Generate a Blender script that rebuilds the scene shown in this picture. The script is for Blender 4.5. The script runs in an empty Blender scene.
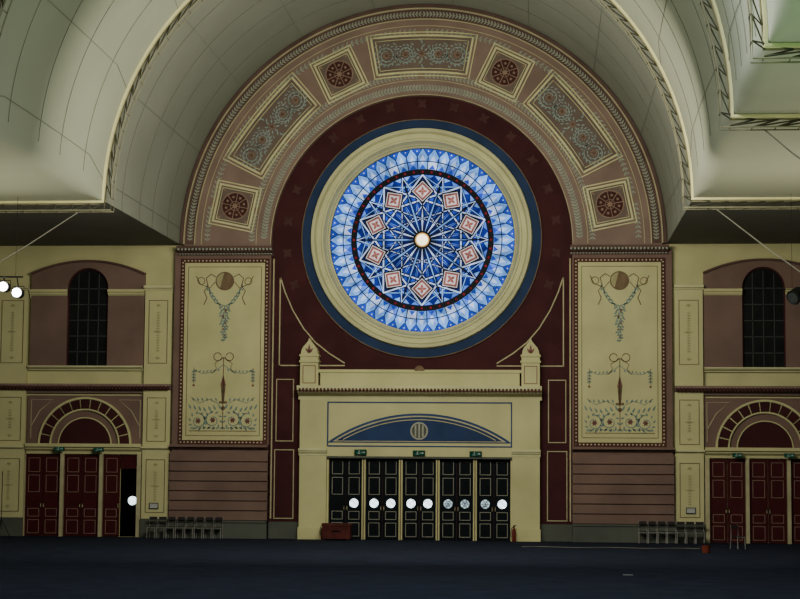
import bpy, bmesh, math, random
from mathutils import Matrix, Vector
random.seed(7)
PI = math.pi
C = bpy.context.scene.collection
# ------------------------------------------------------------------ survey of the end wall
F = 1875.0; D = 75.0; TH = math.atan(175.5/F)
H = -D*math.tan(TH+math.atan((299.5-540)/F))
S = .0402            # metres per wall unit
KA = 1.007
def B(q):            # height on the end wall, in wall units
    return (H+D*math.tan(TH+math.atan((299.5-q)/F)))/S
YAW = math.atan(160/F); CX = D*math.tan(YAW-21/F); ROLL = .0075
CAM = Matrix.Translation((CX, -D, H)) @ Matrix.Rotation(YAW, 4, 'Z') @ Matrix.Rotation(PI/2+TH, 4, 'X') @ Matrix.Rotation(ROLL, 4, 'Z')
def ray(px, py):
    return CAM.to_3x3() @ Vector(((px-400)/F, (299.5-py)/F, -1))
def at(px, py, d):   # point on the upright plane d metres in front of the end wall
    r = ray(px, py); t = (D-d)/r.y
    return Vector((CX, -D, H))+r*t
def on_floor(px, py):
    r = ray(px, py); t = -H/r.z
    return Vector((CX, -D, H))+r*t
cd = bpy.data.cameras.new('camera'); cam = bpy.data.objects.new('camera', cd); C.objects.link(cam)
cam.matrix_world = CAM; cd.lens = 36*F/800; cd.sensor_width = 36; cd.clip_end = 500
bpy.context.scene.camera = cam

# ------------------------------------------------------------------ materials
def mat(name, col, var=.18, scale=1.5, rough=.8, bump=0, metal=0, spec=.15):
    m = bpy.data.materials.new(name); m.use_nodes = True
    nt = m.node_tree; bs = nt.nodes['Principled BSDF']
    tc = nt.nodes.new('ShaderNodeTexCoord'); nz = nt.nodes.new('ShaderNodeTexNoise')
    nz.inputs['Scale'].default_value = scale; nz.inputs['Detail'].default_value = 6
    nt.links.new(tc.outputs['Object'], nz.inputs['Vector'])
    cr = nt.nodes.new('ShaderNodeValToRGB')
    cr.color_ramp.elements[0].position = .3; cr.color_ramp.elements[1].position = .7
    cr.color_ramp.elements[0].color = (*[c*(1-var) for c in col], 1)
    cr.color_ramp.elements[1].color = (*[min(1, c*(1+var)) for c in col], 1)
    nt.links.new(nz.outputs['Fac'], cr.inputs['Fac']); nt.links.new(cr.outputs['Color'], bs.inputs['Base Color'])
    bs.inputs['Roughness'].default_value = rough; bs.inputs['Metallic'].default_value = metal
    bs.inputs['Specular IOR Level'].default_value = spec
    if bump:
        b = nt.nodes.new('ShaderNodeBump'); b.inputs['Strength'].default_value = bump
        n2 = nt.nodes.new('ShaderNodeTexNoise'); n2.inputs['Scale'].default_value = scale*12
        nt.links.new(tc.outputs['Object'], n2.inputs['Vector'])
        nt.links.new(n2.outputs['Fac'], b.inputs['Height']); nt.links.new(b.outputs['Normal'], bs.inputs['Normal'])
    return m
def glow(name, col, st, var=.2, scale=2.5):
    m = bpy.data.materials.new(name); m.use_nodes = True
    nt = m.node_tree; nt.nodes.clear()
    out = nt.nodes.new('ShaderNodeOutputMaterial'); em = nt.nodes.new('ShaderNodeEmission')
    tc = nt.nodes.new('ShaderNodeTexCoord'); nz = nt.nodes.new('ShaderNodeTexNoise'); nz.inputs['Scale'].default_value = scale
    nt.links.new(tc.outputs['Object'], nz.inputs['Vector'])
    cr = nt.nodes.new('ShaderNodeValToRGB')
    cr.color_ramp.elements[0].position = .35; cr.color_ramp.elements[1].position = .65
    cr.color_ramp.elements[0].color = (*[c*(1-var) for c in col], 1); cr.color_ramp.elements[1].color = (*[c*(1+var) for c in col], 1)
    nt.links.new(nz.outputs['Fac'], cr.inputs['Fac']); nt.links.new(cr.outputs['Color'], em.inputs['Color'])
    em.inputs['Strength'].default_value = st
    nt.links.new(em.outputs['Emission'], out.inputs['Surface'])
    return m
cream = mat('cream_plaster', (.52, .482, .235), .12, .6)
cream2 = mat('cream_moulding', (.56, .53, .285), .12, .8)
yframe = mat('yellow_cream_frame', (.58, .54, .28), .10, 1.5)
pink = mat('pink_brown_plaster', (.175, .108, .083), .16, .7)
band = mat('rose_brown_plaster', (.22, .147, .113), .16, .7)
brownf = mat('pinkish_grey_brown_field', (.15, .11, .085), .18, 1.2)
maroon = mat('maroon_paint', (.050, .013, .014), .25, .8)
maroon2 = mat('maroon_border', (.08, .028, .024), .2, 1)
rosg = mat('dark_red_rosette_ground', (.060, .020, .017), .2, 1)
border = mat('brown_arch_border', (.105, .062, .048), .2, 1)
blue = mat('slate_blue_paint', (.020, .037, .085), .2, .8)
blue2 = mat('lunette_blue_paint', (.024, .044, .105), .2, .8)
blue3 = mat('blue_line_paint', (.035, .062, .145), .2, .8)
goldln = mat('pale_gold_line', (.42, .37, .21), .15, 2)
greycream = mat('pale_grey_cream', (.36, .35, .27), .15, 2)
greyp = mat('grey_plinth_paint', (.085, .09, .07), .15, .8)
leafm = mat('grey_green_leaf', (.28, .295, .225), .2, 3)
leafb = mat('pale_blue_green_leaf', (.25, .31, .275), .2, 3)
leafd = mat('deep_blue_green_leaf', (.17, .24, .205), .2, 3)
brown = mat('brown_gilding', (.165, .11, .06), .25, 3)
faintb = mat('faint_ochre_paint', (.36, .32, .155), .2, 3)
redm = mat('terracotta_rosette', (.20, .09, .07), .2, 3)
rosem = mat('dull_rosette', (.25, .16, .11), .2, 3)
faint = mat('faint_stencil', (.07, .028, .025), .2, 3)
dgreen = mat('dark_green_door', (.007, .009, .0105), .2, 2, .7, 0, 0, .05)
dmar = mat('maroon_door', (.052, .008, .009), .2, 2, .6, 0, 0, .1)
dtrim = mat('door_panel_line', (.27, .26, .20), .1, 3)
dtrim2 = mat('maroon_door_panel_line', (.24, .15, .11), .1, 3)
darkp = mat('dark_pane', (.012, .0135, .012), .3, 2, .6, 0, 0, .05)
void = mat('doorway_shade', (.002, .002, .002), .2, 2, .9, 0, 0, .0)  # painted darkness for the open doorway
bar = mat('grey_glazing_bar', (.055, .055, .048), .2, 3)
carpet = mat('navy_carpet', (.0175, .0215, .037), .25, 1.2, .95, .25, 0, .05)
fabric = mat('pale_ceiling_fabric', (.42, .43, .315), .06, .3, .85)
fabshade = mat('shaded_vault_fabric', (.265, .27, .21), .08, .3, .85)  # same fabric, with the light falloff by the end wall put into its colour
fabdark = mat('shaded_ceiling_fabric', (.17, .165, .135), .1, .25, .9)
seamm = mat('fabric_seam', (.19, .20, .145), .1, 2)
hemm = mat('lit_cream_hem', (.86, .79, .42), .1, 1)  # cream hem; its warm lit highlight is put into the colour
steel = mat('cream_truss_chord', (.27, .25, .16), .15, 3, .6)
steeld = mat('dark_truss_lattice', (.085, .08, .055), .15, 3, .6)
wire = mat('grey_wire', (.22, .21, .16), .1, 3, .6)
black = mat('black_metal', (.008, .008, .008), .2, 3, .6)
chairm = mat('chair_metal', (.29, .275, .24), .15, 4, .4, 0, .3)
chairs = mat('chair_dark_seat', (.03, .026, .024), .2, 4, .8)
redbox = mat('dull_red_paint', (.070, .014, .011), .35, 3, .7)
redex = mat('red_extinguisher', (.13, .015, .012), .15, 3, .4)
orange = mat('orange_red_plastic', (.16, .035, .018), .15, 3, .5)
paper = mat('white_paper', (.4, .4, .37), .1, 5)
signg = glow('exit_sign_green', (.02, .15, .085), .22)
white_gl = glow('porthole_white', (.80, .95, 1.0), 3.0, .35, 8)
dim_gl = glow('porthole_dim', (.42, .55, .6), 1.2, .6, 11)
lamp_gl = glow('lamp_white', (1.0, .98, .9), 80, .02)
dead_gl = mat('unlit_lens', (.03, .033, .033), .2, 5, .2, 0, 0, .5)
g_deep = glow('glass_navy_blue', (.012, .026, .24), 1.0, .5)
g_mid = glow('glass_cobalt_blue', (.030, .085, .62), 1.0, .4)
g_light = glow('glass_light_blue', (.12, .27, .95), 1.0, .4)
g_cyan = glow('glass_pale_blue', (.19, .44, 1.0), 1.2, .4)
g_violet = glow('glass_violet_blue', (.085, .09, .64), .95, .35)
g_white = glow('glass_white', (.52, .66, 1.0), 1.3, .3)
g_cream = glow('glass_cream', (.86, .76, .78), 1.0, .15)
g_orange = glow('glass_orange', (.46, .15, .11), .8, .3)
g_red = glow('glass_red', (.34, .02, .035), .7, .3)
g_amber = glow('glass_amber', (.85, .45, .12), 1.2, .2)
g_hub = glow('glass_hub', (1.0, .86, .50), 3.5, .05)
lead = mat('black_lead', (.004, .004, .008), .2, 3, .6)

# ------------------------------------------------------------------ mesh builder
WL = {}
class MB:
    def __init__(s): s.V = []; s.F = []; s.xf = None
    def p(s, a, b, d):
        if s.xf:
            ca, cb, an = s.xf; c, n = math.cos(an), math.sin(an)
            a, b = ca+a*c-b*n, cb+a*n+b*c
        s.V.append((a*S, -d, b*S)); return len(s.V)-1
    def w(s, x, y, z): s.V.append((x, y, z)); return len(s.V)-1
    def prism(s, pts, d0, d1):
        f = [s.p(a, b, d1) for a, b in pts]; k = [s.p(a, b, d0) for a, b in pts]; n = len(pts)
        s.F.append(f); s.F.append(k[::-1])
        for i in range(n): s.F.append([f[i], k[i], k[(i+1) % n], f[(i+1) % n]])
    def box(s, a0, a1, b0, b1, d0, d1): s.prism([(a0, b0), (a1, b0), (a1, b1), (a0, b1)], d0, d1)
    def frame(s, a0, a1, b0, b1, w, d0, d1):
        if a0 > a1: a0, a1 = a1, a0
        if b0 > b1: b0, b1 = b1, b0
        s.box(a0, a1, b0, b0+w, d0, d1); s.box(a0, a1, b1-w, b1, d0, d1)
        s.box(a0, a0+w, b0+w, b1-w, d0, d1); s.box(a1-w, a1, b0+w, b1-w, d0, d1)
    def ring(s, ca, cb, r0, r1, d0, d1, a0=0, a1=360, n=96):
        s.turned(ca, cb, [(r0, d0), (r0, d1), (r1, d1), (r1, d0)], a0, a1, n)
    def turned(s, ca, cb, prof, a0=0, a1=360, n=96):   # prof: (radius, depth)
        full = abs(a1-a0) >= 360; m = n if full else n+1; R = []
        for i in range(m):
            t = math.radians(a0+(a1-a0)*i/n); c, q = math.cos(t), math.sin(t)
            R.append([s.p(ca+r*c, cb+r*q, d) for r, d in prof])
        for i in range(n):
            A, Z = R[i], R[(i+1) % m]
            for j in range(len(prof)-1): s.F.append([A[j], A[j+1], Z[j+1], Z[j]])
        if not full: s.F.append(R[0]); s.F.append(R[-1][::-1])
    def disc(s, ca, cb, r, d0, d1, n=24, rot=0): s.prism([(ca+r*math.cos(rot+2*PI*i/n), cb+r*math.sin(rot+2*PI*i/n)) for i in range(n)], d0, d1)
    def strip(s, pts, w, d0, d1, taper=1):
        n = len(pts); L = []
        for i in range(n):
            p0 = pts[max(0, i-1)]; p1 = pts[min(n-1, i+1)]
            dx, dy = p1[0]-p0[0], p1[1]-p0[1]; l = math.hypot(dx, dy) or 1
            k = w/2*(1+(taper-1)*i/(n-1)); nx, ny = -dy/l*k, dx/l*k
            a, b = pts[i]
            L.append([s.p(a+nx, b+ny, d0), s.p(a+nx, b+ny, d1), s.p(a-nx, b-ny, d1), s.p(a-nx, b-ny, d0)])
        for i in range(n-1):
            for j in range(3): s.F.append([L[i][j], L[i][j+1], L[i+1][j+1], L[i+1][j]])
        s.F.append(L[0]); s.F.append(L[-1][::-1])
    def leaf(s, a, b, ang, ln, wd, d0, d1):
        c, q = math.cos(ang), math.sin(ang)
        s.prism([(a+x*c-y*q, b+x*q+y*c) for x, y in ((0, 0), (ln*.35, wd*.5), (ln*.7, wd*.35), (ln, 0), (ln*.7, -wd*.35), (ln*.35, -wd*.5))], d0, d1)
    def beads(s, pts, r, d0, d1, gap, closed=False):
        P = list(pts)+([pts[0]] if closed else []); acc = 0
        for i in range(len(P)-1):
            (x0, y0), (x1, y1) = P[i], P[i+1]; l = math.hypot(x1-x0, y1-y0); t = acc
            while t < l: s.disc(x0+(x1-x0)*t/l, y0+(y1-y0)*t/l, r, d0, d1, 6); t += gap
            acc = t-l
    def profile(s, a0, a1, pts):        # pts: (depth, height in wall units) extruded along the wall
        A = [s.p(a0, b, d) for d, b in pts]; Z = [s.p(a1, b, d) for d, b in pts]; n = len(pts)
        s.F.append(A); s.F.append(Z[::-1])
        for i in range(n): s.F.append([A[i], Z[i], Z[(i+1) % n], A[(i+1) % n]])
    def mould(s, a0, a1, q0, q1, d0, d1):
        t, b = B(q0), B(q1); h = t-b; e = d1-d0
        s.profile(a0, a1, [(d0, b), (d0+e*.35, b), (d0+e*.4, b+h*.25), (d0+e*.7, b+h*.45), (d0+e*.75, b+h*.6), (d1, b+h*.68), (d1, t), (d0, t)])
    def wbox(s, x0, x1, y0, y1, z0, z1):
        i = [s.w(x, y, z) for z in (z0, z1) for x, y in ((x0, y0), (x1, y0), (x1, y1), (x0, y1))]
        for f in ((0, 3, 2, 1), (4, 5, 6, 7), (0, 1, 5, 4), (1, 2, 6, 5), (2, 3, 7, 6), (3, 0, 4, 7)): s.F.append([i[k] for k in f])
    def tube(s, pts, r, n=6):
        pts = [Vector(p) for p in pts]; L = []
        for i, p in enumerate(pts):
            t = (pts[min(len(pts)-1, i+1)]-pts[max(0, i-1)]).normalized()
            u = t.cross(Vector((0, 0, 1)))
            if u.length < .05: u = t.cross(Vector((0, 1, 0)))
            u.normalize(); v = t.cross(u)
            L.append([s.w(*(p+(u*math.cos(2*PI*k/n)+v*math.sin(2*PI*k/n))*r)) for k in range(n)])
        for i in range(len(L)-1):
            for k in range(n): s.F.append([L[i][k], L[i][(k+1) % n], L[i+1][(k+1) % n], L[i+1][k]])
        s.F.append(L[0][::-1]); s.F.append(L[-1])
    def lathe(s, o, prof, n=14, axis='z'):
        L = []
        for r, h in prof:
            row = []
            for k in range(n):
                c, q = r*math.cos(2*PI*k/n), r*math.sin(2*PI*k/n)
                row.append(s.w(o[0]+c, o[1]+q, o[2]+h) if axis == 'z' else s.w(o[0]+c, o[1]+h, o[2]+q))
            L.append(row)
        for i in range(len(L)-1):
            for k in range(n): s.F.append([L[i][k], L[i][(k+1) % n], L[i+1][(k+1) % n], L[i+1][k]])
        s.F.append(L[0][::-1]); s.F.append(L[-1])
    def build(s, name, m, parent=None, smooth=False):
        o3 = WL.get(parent.name, Vector((0, 0, 0))) if parent else Vector((0, 0, 0))
        me = bpy.data.meshes.new(name)
        me.from_pydata([(x-o3.x, y-o3.y, z-o3.z) for x, y, z in s.V], [], s.F)
        bm = bmesh.new(); bm.from_mesh(me); bmesh.ops.recalc_face_normals(bm, faces=bm.faces); bm.to_mesh(me); bm.free()
        if smooth:
            for f in me.polygons: f.use_smooth = True
        me.materials.append(m)
        o = bpy.data.objects.new(name, me); C.objects.link(o)
        if parent: o.parent = parent
        WL[o.name] = o3.copy()
        return o
def tag(o, label=None, cat=None, group=None, kind=None):
    if label: o['label'] = label
    if cat: o['category'] = cat
    if group: o['group'] = group
    if kind: o['kind'] = kind
    return o
def thing(name, loc, label, cat, group=None, kind=None):
    o = bpy.data.objects.new(name, None); C.objects.link(o); o.location = loc; o.empty_display_size = .2
    WL[o.name] = Vector(loc)
    return tag(o, label, cat, group, kind)
SIDE = {-1: 'left', 1: 'right'}
RB = B(237.5); AB = B(244)

def radial(inside, ca, cb, r0, d, n=360):
    m = MB(); I = []; O = []
    for k in range(n):
        t = 2*PI*k/n; c, q = math.cos(t), math.sin(t); lo, hi = r0, 2000
        for _ in range(40):
            mid = (lo+hi)/2
            if inside(ca+mid*c, cb+mid*q): lo = mid
            else: hi = mid
        I.append(m.p(ca+r0*c, cb+r0*q, d)); O.append(m.p(ca+lo*c, cb+lo*q, d))
    for k in range(n): m.F.append([I[k], O[k], O[(k+1) % n], I[(k+1) % n]])
    return m
def arcpts(ca, cb, r, a0, a1, n): return [(ca+r*math.cos(math.radians(a0+(a1-a0)*i/n)), cb+r*math.sin(math.radians(a0+(a1-a0)*i/n))) for i in range(n+1)]
def garland(m, pts, ln, wd, d0, d1, stem=.5):
    m.strip(pts, stem, d0, d1)
    for i in range(len(pts)-1):
        (x0, y0), (x1, y1) = pts[i], pts[i+1]; t = math.atan2(y1-y0, x1-x0)
        for q in (-1, 1): m.leaf(x0, y0, t+q*.85, ln, wd, d0, d1)

# ------------------------------------------------------------------ shell
m = MB(); m.wbox(-32, 32, -85, .0, -.2, 0)
tag(m.build('floor', carpet), 'dark navy carpet floor of the hall', 'floor', None, 'structure')
m = radial(lambda a, b: abs(a) < 760 and 0 < b < B(-60), 0, RB, 102*KA, 0)
tag(m.build('wall_back', cream), 'cream plaster end wall of the hall', 'wall', None, 'structure')
def in_arch(a, b): return abs(a) < 151 and b > 0 and (b < AB or a*a+(b-AB)**2 < (151*KA)**2)
m = radial(in_arch, 0, RB, 102*KA, .03)
wf = m.build('wall_center', maroon); tag(wf, 'maroon painted wall field around the round stained glass window', 'wall', None, 'structure')
m = MB()
for k in range(17):
    t = math.radians(-20+220*k/16); a, b = 136*math.cos(t), RB+137*math.sin(t)
    m.xf = (a, b, t)
    for j in range(4): m.leaf(0, 0, j*PI/2+PI/4, 6, 4, .03, .036)
    m.xf = None
m.build('stencil_rosettes', faint, wf)
m = MB()
for s in (-1, 1):
    m.box(s*148.2, s*149.6, B(520), B(258), .03, .06)
    m.frame(s*127, s*145, B(442), B(379), .9, .03, .06)
    m.frame(s*126, s*146, B(520), B(450), .9, .03, .06)
    m.box(s*141.6, s*142.8, B(366), B(277), .03, .06)
    m.strip([(s*142, B(277)), (s*137, B(292)), (s*129, B(310)), (s*118, B(328)), (s*106, B(342)), (s*92, B(353)), (s*76, B(363))], 1.2, .03, .06)
    m.box(s*76, s*143, B(366), B(364.8), .03, .06)
m.build('gold_lining', goldln, wf)
m = MB()
for s in (-1, 1): m.box(s*120, s*150.8, 0, B(523), .0, .09)
m.build('plinth', greyp, wf)

# ------------------------------------------------------------------ rose window
rw = thing('window_1', (0, 0, RB*S), 'large round stained glass window glowing blue in the maroon wall', 'window', None, 'structure')
KG = KA*1.018
def rmb(): return MB()
m = rmb()
m.turned(0, RB, [(r*KA, d) for r, d in ((92.8, -.7), (93.0, -.32), (94.4, -.30), (94.9, -.18), (96, -.14), (97.4, .02), (98, .14), (100, .16), (100.7, .09), (105, .12), (105.8, .2), (106.8, .32), (108.3, .36), (109.8, .34), (110.6, .2), (111, 0))], n=120)
m.build('window_frame', cream2, rw)
m = rmb(); m.ring(0, RB, 110.8*KA, 119.5*KA, 0, .12); m.build('blue_surround', blue, rw)
m = rmb(); m.ring(0, RB, 119.3*KA, 120.2*KA, 0, .14); m.build('gold_edge', brown, rw)
def pol(r, deg): t = math.radians(deg); return (r*KG*math.cos(t), RB+r*KG*math.sin(t))
GD = -.55
m = rmb(); m.disc(0, RB, 92*KG, GD-.1, GD, 96); m.build('navy_glass', g_deep, rw)
ml, mw, mm, mv, mc, mld = rmb(), rmb(), rmb(), rmb(), rmb(), rmb()
N = 48
T1, T2, T3, T4 = GD+.02, GD+.03, GD+.04, GD+.05
for k in range(N):
    a = 360*k/N; h = 360/N/2
    # narrow straight radial panes of pale glass, rows of small triangles, thin violet points by the rim
    (mc, ml, mc, mw)[k % 4].prism([pol(70.5, a-h), pol(78.5, a-h), pol(78.5, a+h), pol(70.5, a+h)], GD, T1)
    mc.prism([pol(78.5, a-h), pol(91, a-h), pol(91, a+h), pol(78.5, a+h)], GD, T1)
    mw.prism([pol(79.5, a-h*.5), pol(85.5, a), pol(79.5, a+h*.5)], GD, T2)
    ml.prism([pol(79.3, a+h*.55), pol(79.3, a+h*1.45), pol(83.5, a+h)], GD, T2)
    mm.prism([pol(91.2, a+h*.12), pol(91.2, a+h*1.88), pol(83.5, a+h)], GD, T2)
    mw.disc(*pol(88.8, a+h), .7, GD, T3, 8)
    mm.prism([pol(71, a-h*.7), pol(75.4, a), pol(71, a+h*.7)], GD, T2)
    mw.prism([pol(78, a-h*.4), pol(75.4, a), pol(78, a+h*.4)], GD, T2)
# inner rosette: thin petals and star lines running from the hub out to the dark ring
for k in range(20):
    a = 90+18*k
    if k % 2 == 0: mw.prism([pol(9, a-3.2), pol(9, a+3.2), pol(20, a+3.6), pol(37, a), pol(20, a-3.6)], GD, T1)
    ml.prism([pol(20, a+9), pol(30, a+6.6), pol(44, a+9), pol(30, a+11.4)], GD, T1-.004)
for k in range(10):
    a = 90+36*k
    mc.prism([pol(9, a+15), pol(9, a+21), pol(24, a+20.8), pol(62, a+18), pol(24, a+15.2)], T2, T3-.002)
    mld.strip([pol(9, a+14.4), pol(24, a+14.8), pol(62, a+18)], .9, T2, T3); mld.strip([pol(9, a+21.6), pol(24, a+21.2), pol(62, a+18)], .9, T2, T3)
    mld.strip([pol(9, a-4), pol(20, a-4.2), pol(37, a)], .9, T1, T2); mld.strip([pol(9, a+4), pol(20, a+4.2), pol(37, a)], .9, T1, T2)
    for g in (-1, 1):
        ml.prism([pol(47, a+18-g*2.4), pol(54, a+18-g*7), pol(62, a+18-g*1.2), pol(56, a+18-g*2)], GD, T1)
        mm.prism([pol(39, a+g*7), pol(47, a+g*12), pol(44, a+g*15.5), pol(39, a+g*14)], GD, T1+.002)
        mc.prism([pol(64.8, a+18-g*1.5), pol(64.8, a+18-g*7), pol(61, a+18-g*3)], GD, T1)
        ml.prism([pol(64.8, a+g*9.5), pol(64.8, a+g*2), pol(59.5, a+g*4)], GD, T1)
# interlaced pale star bands edged in lead, woven past the squares
for k in range(10):
    a = 90+36*k
    for st, w0, w1, e in ((108, 3.4, 1.4, .002), (72, 2.2, .8, .001), (126, 2.0, .65, 0)):
        P = [pol(65, a), pol(65, a+st)] if st != 126 else [pol(65, a+18), pol(65, a+18+144)]
        mld.strip(P, w0, GD, T1+.006+e)
        (mc if st == 72 else mw).strip(P, w1, GD, T1+.008+e)
ml.build('light_blue_glass', g_light, rw); mw.build('white_glass', g_white, rw); mm.build('cobalt_glass', g_mid, rw); mc.build('pale_blue_glass', g_cyan, rw)
for k in range(10):
    a = math.radians(90+36*k); ca, cb = pol(48.5, 90+36*k)
    m = rmb(); m.xf = (ca, cb, a); rr = 11.5
    SQ = lambda r: [(-r, 0), (0, -r), (r, 0), (0, r)]
    m.prism(SQ(rr), GD, T3); q = m.build('square_medallion', g_cream, rw)
    m = rmb(); m.xf = (ca, cb, a); P0, P1 = SQ(6.8), SQ(8.8)
    for j in range(4): m.prism([P0[j], P1[j], P1[(j+1) % 4], P0[(j+1) % 4]], T3, T4)
    for j in range(4): m.leaf(0, 0, j*PI/2, 5.0, 3.0, T3, T4)
    m.build('orange_glass', g_orange, q)
    mld.xf = (ca, cb, a); P0 = SQ(11.6)
    for j in range(4): mld.strip([P0[j], P0[(j+1) % 4]], 1.4, T3, T4)
    P0 = SQ(9.2)
    for j in range(4): mld.strip([P0[j], P0[(j+1) % 4]], .5, T3, T4+.001)
    mld.xf = None
mld.ring(0, RB, 65.2*KG, 70.7*KG, GD, T4); mld.ring(0, RB, 90.9*KG, 92*KG, GD, T4)
mld.ring(0, RB, 78.1*KG, 79.0*KG, GD, T3)
for k in range(N):
    a = 360*(k+.5)/N; h = 180/N
    mld.strip([pol(70, a), pol(83.5, a)], .95, T1, T3)
    mld.strip([pol(83.5, a), pol(91.2, a+h*.9)], .6, T2, T3); mld.strip([pol(83.5, a), pol(91.2, a-h*.9)], .6, T2, T3)
for k in range(20):
    a = 90+18*k
    mld.strip([pol(8, a+9), pol(46, a+9)], .8, T1-.004, T3-.004)
mld.ring(0, RB, 7.2, 9.2, GD, T4, n=32)
mld.build('lead_tracery', lead, rw)
m = rmb()
for k in range(N): m.disc(*pol(67.9, 360*k/N), 1.2, T4, T4+.005, 8)
m.build('red_glass', g_red, rw)
m = rmb(); m.ring(0, RB, 5.8, 7.2, GD, T4, n=32); m.build('amber_glass', g_amber, rw)
m = rmb(); m.disc(0, RB, 5.8, GD, T4, 24); m.build('hub_glass', g_hub, rw)

# ------------------------------------------------------------------ arch band
BD = .30
ab = thing('wall_arch', (0, 0, AB*S), 'broad painted semicircular arch over the round window', 'arch', None, 'structure')
m = MB(); m.ring(0, AB, 150*KA, 238*KA, 0, BD, 0, 180, 120)
for s in (-1, 1): m.box(s*150*KA, s*238*KA, B(250), AB, 0, BD)
m.build('arch_face', band, ab)
m = MB()
for r in (150.3, 165, 220.5): m.ring(0, AB, r*KA, (r+.7)*KA, BD, BD+.02, 0, 180, 120)
m.build('arch_lines', goldln, ab)
m = MB(); m.ring(0, AB, 228*KA, 237*KA, BD, BD+.03, 0, 180, 120); m.build('arch_border', border, ab)
m = MB(); m.ring(0, AB, 237.8*KA, 239*KA, 0, BD+.06, 0, 180, 120); m.ring(0, AB, 227*KA, 228*KA, BD, BD+.05, 0, 180, 120)
m.build('arch_rim', goldln, ab)
m = MB(); m.ring(0, AB, 239*KA, 242.5*KA, 0, BD+.08, 0, 180, 120); m.build('arch_outer_edge', border, ab)
m = MB()
garland(m, arcpts(0, AB, 232.5*KA, 1, 90, 110), 3.9, 1.6, BD+.03, BD+.045)
garland(m, arcpts(0, AB, 232.5*KA, 179, 90, 110), 3.9, 1.6, BD+.03, BD+.045)
m.build('arch_border_garland', leafm, ab)
m = MB()
garland(m, arcpts(0, AB, 157.5*KA, 2, 90, 76), 4.8, 2.1, BD, BD+.02, .5)
garland(m, arcpts(0, AB, 157.5*KA, 178, 90, 76), 4.8, 2.1, BD, BD+.02, .5)
AN = [168.3, 141.7, 115.8, 90, 64.2, 38.3, 11.7]
for r in (170, 215):
    for k in range(8):
        a0 = 180 if k == 0 else AN[k-1]; a1 = 0 if k == 7 else AN[k]
        garland(m, arcpts(0, AB, r*KA, a0-1, a1+1, max(3, int((a0-a1)/1.4))), 4.4, 1.9, BD, BD+.02, .5)
for k in range(6):
    am = (AN[k]+AN[k+1])/2+(3.9 if k in (1, 3, 5) else -3.9)
    P = [(r*KA*math.cos(math.radians(am)), AB+r*KA*math.sin(math.radians(am))) for r in range(171, 216, 4)]
    garland(m, P, 4.6, 2.1, BD, BD+.02, .5)
m.build('leaf_garlands', leafm, ab)
def spiral(cx, cy, r, a0, turns, n=26, k=.85): return [(cx+r*(1-k*i/n)*math.cos(a0+turns*2*PI*i/n), cy+r*(1-k*i/n)*math.sin(a0+turns*2*PI*i/n)) for i in range(n+1)]
names_sq = {0: 'square arch panel with rosette at the lower left end of the arch', 2: 'square arch panel with rosette at upper left of the arch crown',
            4: 'square arch panel with rosette at upper right of the arch crown', 6: 'square arch panel with rosette at the lower right end of the arch'}
names_re = {1: 'oblong arch panel with scrollwork on the left haunch of the arch', 3: 'oblong arch panel with scrollwork at the crown of the arch',
            5: 'oblong arch panel with scrollwork on the right haunch of the arch'}
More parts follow.
